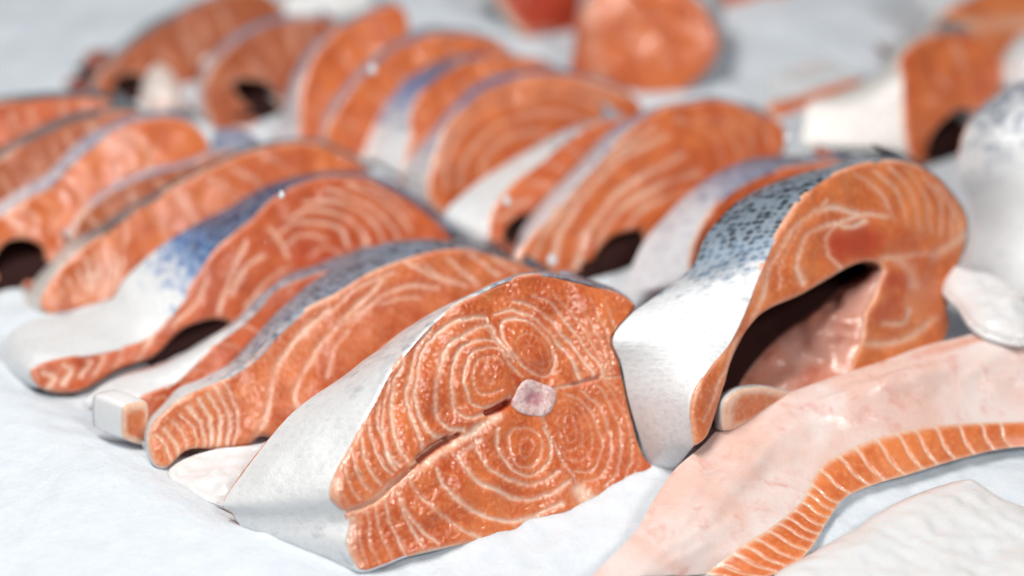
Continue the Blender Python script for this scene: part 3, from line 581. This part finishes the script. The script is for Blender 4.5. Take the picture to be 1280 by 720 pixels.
steak('small salmon steak with cream-white skin and black hollow, between two large faces', (620,303,.010), O_skin, [(770,220), (710,264), (677,274), (664,267), (645,273), (632,288), (631,303)],  floor=[(620,318), (650,318), (680,300)], pocket=[(720,290), (640,322)],thick=.026, step=2.6, flesh='flesh', skin_m='skin', lines=fam([(620,275), (640,265)], [(710,180), (740,200)], 5, 2.6, .5), dark=[0, 0, 0, 0, .05, .15, .35, .5, .5, .5])
rp = Z(840, 0, .4583)
P_skin = [(660,336), (645,325, 638,322), (662,298, 652,285), (700,254, 680,248), (728,222, 705,222), (752,196, 730,196), (775,172, 752,172), (798,153, 776,155), (835,132, 815,136), (867,128, 850,128), (900,124, 890,121), (932,133, 926,129), (964,145, 960,141), (982,158), (984,183), (965,210)]
P_lines = [(3.4, .8, p) for p in ([(690,330), (705,285), (735,240), (775,200), (830,172)], [(720,335), (735,290), (765,250), (800,220), (850,195)], [(665,322), (685,285), (720,240), (760,198), (815,160)], [(745,312), (760,280), (790,250), (830,228), (870,215)], [(780,288), (800,262), (835,245), (870,238)])] + fam([(840,150), (880,165), (900,200)], [(930,140), (955,160), (962,185)], 4, 2.4, .4)
steak('large salmon face with strong cream stripes and lilac skin, black hollow at its foot', (660,334,.016), P_skin, [(930,262), (850,292), (808,302), (804,288), (785,289), (765,296), (748,314), (738,330), (715,341), (690,341)],  floor=[(730,347), (770,348), (815,335)], pocket=[(860,330), (760,362)],thick=.034, step=2.0, flesh='flesh', skin_m='skin_lav', lines=P_lines, dark=[.0, .0, .08, .14, .22, .3, .42, .6, .75, .8, .9, .9, .9, .9, .9, .9], rim=2.6)
r3 = Z(740, 160, .6109)
Q_skin = [(875,372), (866,350, 776,372), (862,326, 790,335), (868,298, 806,300), (889,262, 840,262), (923,232, 880,226), (972,211, 925,202), (1027,202, 985,194), (1060,202, 1030,196), (1090,215)]
steak('thin brownish salmon steak with broad lilac-white skin, tucked behind the dark-scaled one', (870,372,.02), Q_skin, [(1060,280), (980,350), (920,385)], thick=.034, step=2.0, flesh='flesh_deep', skin_m='skin_lav', dark=[0, 0, .05, .12, .25, .5, .75, .9, .9, .9], lines=fam([(870,315), (890,330)], [(980,215), (1000,240)], 4, 2.2, .3), rim=3)

# ------------------------------------------------------------------ big one on the right
R_skin = [(871,556, 840,592), (867,540, 812,580), (864,515, 797,540), (868,490, 786,500), (887,458, 776,455), (911,428, 765,424), (929,392, 782,398), (948,343, 815,372), (958,318, 862,338), (972,290, 880,300), (987,266, 898,275), (1003,245, 924,250), (1033,221, 972,226), (1070,206, 1020,213), (1107,199, 1070,198), (1137,202, 1115,194), (1168,215), (1198,246), (1213,276), (1210,307), (1198,343), (1187,386), (1190,404), (1178,430), (1130,462), (1066,480)]
R_inner = [(1062,468, 900,540), (1078,425, 926,478), (1082,392, 955,440), (1092,372, 985,412), (1099,352, 1022,384), (1104,338, 1062,352), (1098,329, 1086,332), (1082,327), (1060,334), (1045,343), (1003,368), (954,393), (923,435), (902,502), (888,542), (878,553)]
R_lines = [(2.2, .7, r3(230,600, 255,540, 300,430)), (3.4, .9, r3(350,345, 365,290, 395,230, 435,185, 485,165, 540,175)), (3.0, .9, r3(430,315, 420,285, 425,245, 445,215, 480,198, 530,200, 560,190)), (2.4, .8, r3(490,310, 505,290, 480,260, 478,225, 505,195, 560,175, 600,180)),
  (2.8, .6, r3(320,420, 345,350, 352,300)), (2.0, .6, r3(385,330, 390,270, 425,205, 480,150))] + [(2.0, .5, p) for p in (r3(540,95, 590,130, 615,190), r3(575,85, 625,130, 645,200), r3(610,80, 655,135, 670,210), r3(645,85, 685,140, 695,215), r3(680,95, 715,150, 715,220), r3(705,115, 740,165, 735,230), r3(735,150, 755,190, 748,240))] + [
  (5.0, .7, r3(700,260, 740,235, 770,215)), (3.0, .6, r3(590,270, 640,260, 700,258)), (4, .8, r3(560,440, 610,440, 660,420, 700,390)), (3, .6, r3(600,400, 640,395, 650,370)), (6, .5, r3(625,265, 650,290, 660,320))]
steak('big salmon steak at right with dark scaled back, snow-white flank and open black belly hollow', (868,557,.028), R_skin, R_inner, pocket=[(1060,480), (930,515)], az=40, lean=30, thick=.036, step=1.4, flesh='flesh_pale', lining='lining_flap', folds=.0045, skin_m='skin_big', lines=R_lines,
  tone=[(26, .8, r3(510,240, 560,230)), (14, .6, r3(600,310, 640,310)), (12, .5, r3(585,380, 620,350)), (26, .35, r3(640,230, 690,330))], dark=[0, 0, 0, 0, 0, .0, .04, .22, .48, .82, 1.0, 1.05, 1, 1, 1, 1, .9, .8, .6, .5, .3, .2, .1, 0, 0, 0], rim=3.4, rim_st=.8)

# ------------------------------------------------------------------ far right
T_skin = [(1140,198), (1134,184, 1006,186), (1130,160, 1006,150), (1129,137, 1012,128), (1126,100, 1048,116), (1125,72, 1098,92), (1152,47, 1118,60), (1207,39, 1190,28), (1243,60), (1256,92), (1250,115)]
steak('blurred salmon steak at upper right with blank white flank facing left', (1140,196,.008), T_skin, [(1222,140), (1208,134), (1190,142), (1172,160), (1162,180), (1165,200), (1150,204)],  floor=[(1156,203), (1225,190)], pocket=[(1225,190), (1165,206)],az=36, thick=.04, step=3, flesh='flesh', skin_m='skin_brown', dark=[0, 0, 0, 0, 0, .05, .3, .6, .7, .7, .7], lines=fam([(1140,170), (1150,150)], [(1200,50), (1210,80)], 4, 3, .3))
U_skin = [(1290,386, 1220,404), (1300,340, 1208,335), (1310,290, 1218,286), (1315,240, 1212,252), (1318,200, 1198,215), (1318,160, 1202,172), (1322,130, 1222,136), (1335,108, 1252,114), (1360,96, 1290,98), (1400,100)]
steak('silvery flank of a salmon steak cut off by the right edge', (1290,386,.012), U_skin, [(1420,200), (1400,330), (1340,390)], az=36, lean=30, thick=.05, step=2.4, skin_m='skin', dark=[0, 0, 0, .05, .15, .28, .36, .42, .45, .45], bulge=.006)
S_skin = [(712,95), (716,60), (722,20), (745,-12), (800,-25), (860,-10), (893,25), (900,60), (880,95), (845,118), (805,122), (760,112)]
steak('round reddish salmon cut at top centre, farthest and most blurred', (800,124,.0), S_skin, [], az=-8, lean=30, pillow=.009, thick=.05, step=3.5, flesh='flesh', skin_m='skin', dark=[.3]*12, tone=[(30, .3, [(740,30), (745,70)])], lines=[(8, .5, [(735,20), (742,60), (750,95)])])
S2_skin = [(655,45), (630,15, 618,8), (615,-15), (650,-50), (720,-50), (735,0), (730,40)]
steak('dark red salmon cut with pale rim at top edge, left of the round one', (665,50,.0), S2_skin, [(715,50), (690,40)], az=25, lean=25, thick=.04, step=3.5, flesh='flesh_deep', skin_m='skin', dark=[.0]*7, tone=[(50, 1, [(670,0), (700,20)])], rim=5, rim_st=.9)
X_skin = [(958,138), (962,130, 955,128), (1000,118), (1040,106), (1075,98), (1095,110)]
steak('thin orange sliver of salmon lying on ice above the striped face', (965,140,.004), X_skin, [(1060,135), (1010,150), (975,150)], az=30, lean=50, thick=.02, step=3.5, flesh='flesh', skin_m='skin', dark=[0]*6)
Y_skin = [(1165,85), (1160,40, 1150,40), (1200,2), (1260,-20), (1320,-10), (1340,40)]
steak('blurred pale orange salmon steak in the upper right corner', (1200,108,.0), Y_skin, [(1300,108), (1240,104), (1190,105)], az=36, lean=40, thick=.04, step=3.5, flesh='flesh_pale', skin_m='skin', dark=[.2]*6, lines=[(8, .6, [(1190,30), (1260,30), (1320,20)])])
Z_skin = [(890,4), (895,-20), (930,-50), (980,-40), (995,-10), (985,6)]
steak('sliver of orange salmon steak cut off by the top edge', (930,12,.0), Z_skin, [(960,12), (920,13)], az=30, lean=30, thick=.04, step=3.5, flesh='flesh', skin_m='skin_lav', dark=[.5]*6)

# ------------------------------------------------------------------ belly flap steak lower right
def belly_strip():
    c = Z(700, 380, .4723)
    top = resample(c(385,715, 480,640, 560,590, 640,520, 690,432, 760,387, 850,351, 960,326, 1060,316, 1228,311, 1340,310), 260)
    low = resample(c(500,735, 600,702, 660,652, 710,572, 750,517, 820,482, 920,452, 1050,412, 1150,387, 1228,377, 1340,372), 260)
    up = resample(c(60,760, 90,715, 200,600, 240,532, 300,442, 380,372, 440,312, 550,257, 640,222, 740,187, 850,152, 960,112, 1080,82, 1228,32, 1340,0), 260)
    L3 = at_z(low, .004); n = 260
    # top edge of the cut: same distance from the camera axis, a little behind
    r = rays(top); kf = ((L3 - C0) @ FW + .006); T3 = C0 + r * kf[:, None]
    t = np.linspace(0, 1, n)
    B3 = at_z(up, .016 + .014 * np.clip((t - .15) / .5, 0, 1))
    base = np.r_[L3[:, :2].mean(0), .0]
    ro = root('salmon_belly_flap', base, 'salmon belly flap with pink glistening lining and segmented orange edge, in lower right front', 'belly flap', GROUP)
    rows = 34; d = np.gradient(T3, axis=0); up_n = np.array([0, 0, 1.0]); V = []; fat = []
    u = np.r_[0, np.cumsum(np.linalg.norm(np.diff(L3, axis=0), axis=1))]
    # segments of muscle along the cut: lines slanting
    pos = 0; cuts = []
    while pos < u[-1]:
        cuts.append(pos); pos += random.uniform(.0085, .0125) * (.62 if pos < .07 else 1.0)
    cuts = np.array(cuts)
    Vf = []; ff = []
    fr = 16
    for k in range(fr + 1):
        v = k / fr; X = L3 * (1 - v) + T3 * v
        q = u + (.004 * (v - .5) + .0016 * math.sin(v * 5)); dd = np.min(np.abs(q[:, None] - cuts[None]), axis=1)
        line = np.exp(-(dd / .00075) ** 2); edge = math.exp(-((1 - v) / .09) ** 2) * .9 + math.exp(-(v / .05) ** 2) * .7
        f = np.clip(line * .9 + edge, 0, 1); sw = .0012 * math.sin(math.pi * v) * (1 - .75 * line)
        nrm = np.cross(d, T3 - L3); nrm /= np.linalg.norm(nrm, axis=1)[:, None]
        if nrm.mean(0)[1] > 0: nrm = -nrm
        Vf.append(X + nrm * np.reshape(sw, (-1, 1))); ff.append(f)
    Vf = np.concatenate(Vf); 
    # every muscle segment between two fat lines is a piece of its own
    Fg = grid_faces(n, fr + 1); vv = np.repeat(np.arange(fr + 1) / fr, n)
    qa = np.tile(u, fr + 1) + .004 * (vv - .5) + .0016 * np.sin(vv * 5); fa = np.concatenate(ff)
    own = np.searchsorted(cuts, qa[Fg].mean(1))
    for k in np.unique(own):
        used, inv = np.unique(Fg[own == k], return_inverse=True)
        make_mesh('muscle_segment', Vf[used], inv.reshape(-1, 4), M['flesh_pale'], ro, base, {'fat': fa[used], 'tone': np.zeros(len(used))})
    for k in range(rows):
        v = k / (rows - 1); X = T3 * (1 - v) + B3 * v; a = math.sin(math.pi * v) * min(1, .25 + v * 1.5)
        X = X + up_n * (a * (.003 + .006 * t))[:, None]
        P = np.stack([u * 1.0, np.full(n, v * .08)], 1)
        X = X + up_n * (a * (.0020 * vnoise(P, 55, 2) + .0010 * vnoise(P, 140, 3)))[:, None]
        V.append(X); fat.append(np.clip(np.clip(.5 - abs(v - .85) * 4, 0, 1) * np.clip((t - .55) * 3, 0, 1) * (1 + 1.5 * vnoise(P, 60, 6)), 0, 1))
    V = np.concatenate(V)
    make_mesh('belly_lining', V, grid_faces(n, rows), M['lining'], ro, base, {'fat': np.concatenate(fat)})
    # underside and far edge so that the flap is a closed body
    U3 = B3.copy(); U3[:, 2] = .004; U2 = B3 * .5 + L3 * .5; U2[:, 2] = .002
    rows_ = np.concatenate([B3, U3, U2, L3]); make_mesh('skin', rows_, grid_faces(n, 4), M['white_fat'], ro, base, {'fat': np.zeros(len(rows_)), 'dark': np.zeros(len(rows_))}, np.stack([np.tile(u, 4), np.repeat([0, .012, .05, .08], n)], 1))
belly_strip()

def offcut(label, front, back_off, z0, depth_px, group=None):
    pl = Plane((depth_px[0], depth_px[1], z0), 40, 12)
    f2, _ = spline(np.array(front, float), [8] * len(front), True); f3 = pl.hit(f2); b3 = f3 + np.array(back_off) ; n = len(f2); base = np.r_[f3.mean(0)[:2], f3[:, 2].min()]
    r = root('salmon_offcut', base, label, 'offcut', group)
    c = f3.mean(0); rings = [1, .97, .8, .55, .001]; V = np.concatenate([c + (f3 - c) * k + pl.n * h for k, h in zip(rings, (-.0006, 0, .0006, .0006, .0006))])
    fat = np.concatenate([np.clip(np.ones(n) * w + .25 * vnoise((c + (f3 - c) * k), 260, 4), 0, 1) for k, w in zip(rings, (1, 1, .9, .1, .0))])
    make_mesh('flesh', V, grid_faces(n, 5, True), M['flesh_pale'], r, base, {'fat': fat, 'tone': np.zeros(len(V))})
    ks = np.linspace(0, 1, 9); S_ = np.concatenate([f3 - pl.n * .0006 + (b3 - f3) * k + (f3 - c) * (.06 * math.sin(math.pi * k)) for k in ks] + [c + np.array(back_off) + (f3 - c) * .05]); u = np.arange(n) * .0012
    make_mesh('skin', S_, grid_faces(n, 10, True), M['white_fat'], r, base, {'fat': np.zeros(len(S_)), 'dark': np.zeros(len(S_))}, np.stack([np.tile(u, 10), np.repeat(np.r_[ks, 1.1] * .03, n)], 1))
offcut('small square white-skinned salmon tip on the ice between the blue-patched and striped-tail steaks', [(153,512), (158,506), (182,502), (186,512), (185,528), (182,554), (176,556), (156,549), (153,545)], (-.0150, .0075, .001), .010, (170,553))
offcut('tiny pale salmon tip poking up between black belly hollow and pink belly flap', [(903,524), (907,502), (922,489), (944,484), (968,486), (992,494), (970,508), (932,532), (906,538)], (-.002, .010, -.006), .026, (920,528))
slab('rounded white belly fin stub leaning on the silvery flank at right', 'fin_stub', 'fin stub', [(1174,352), (1178,340), (1192,337), (1204,345), (1236,352), (1275,372), (1296,400), (1285,430), (1236,424), (1212,408), (1196,384), (1180,368)], .034, .010, M['white_fat'], 2.5, .003)

# ------------------------------------------------------------------ soft pale pieces
slab('pale pink belly membrane spread on ice beside the striped tail of the frosty steak', 'belly_membrane', 'membrane', [(210,592), (232,574), (270,562), (325,556), (352,545), (352,600), (310,640), (275,632), (238,616)], .011, .002, M['white_fat'], 2.5, .0025)
slab('white belly skin piece with pink stain in the lower right corner', 'belly_skin_piece', 'skin piece', [(960,735), (1010,700), (1060,672), (1105,642), (1165,618), (1212,610), (1250,632), (1300,655), (1340,700), (1330,780), (1000,790)], .002, .014, M['white_fat'], 3, .002)
slab('white scrap of skin at top edge behind the far steaks', 'skin_scrap', 'skin piece', [(350,22), (352,-5), (400,-30), (465,-20), (470,8), (440,18), (400,22)], .01, .02, M['white_fat'], 4, .002)
slab('rounded white scrap at right edge above the silvery flank', 'skin_scrap', 'skin piece', [(1250,92), (1256,68), (1285,52), (1330,60), (1330,105), (1280,112)], .03, .025, M['white_fat'], 4, .002)
slab('pale cream lump inside the far brown steak hollow', 'belly_lump', 'belly piece', [(176,132), (178,108), (190,96), (212,96), (228,112), (226,138), (200,146)], .02, .018, M['lining_pale'], 4, .002)
for lab, x, y, z0, s in (('bright ice chip on the violet skin stripe of a far steak', 466, 87, .085, 9), ('ice chip on the face of the cream-skinned small steak', 634, 251, .05, 8), ('ice chip by the shoulder of the large striped face', 985, 172, .07, 11), ('ice chip on the blue-patched skin near its dark rim', 352, 244, .095, 6), ('ice chip at the foot of the large striped face', 690, 325, .03, 10)):
    pts = [(x + .7 * s * random.uniform(.7, 1.1) * math.cos(a), y + s * .5 * random.uniform(.7, 1.1) * math.sin(a)) for a in np.linspace(0, 2 * math.pi, 8)[:-1]]
    slab(lab, 'ice_chip', 'ice chip', pts, z0, .006, M['chip'], 2.5, .001, 'loose ice chips on the fish')
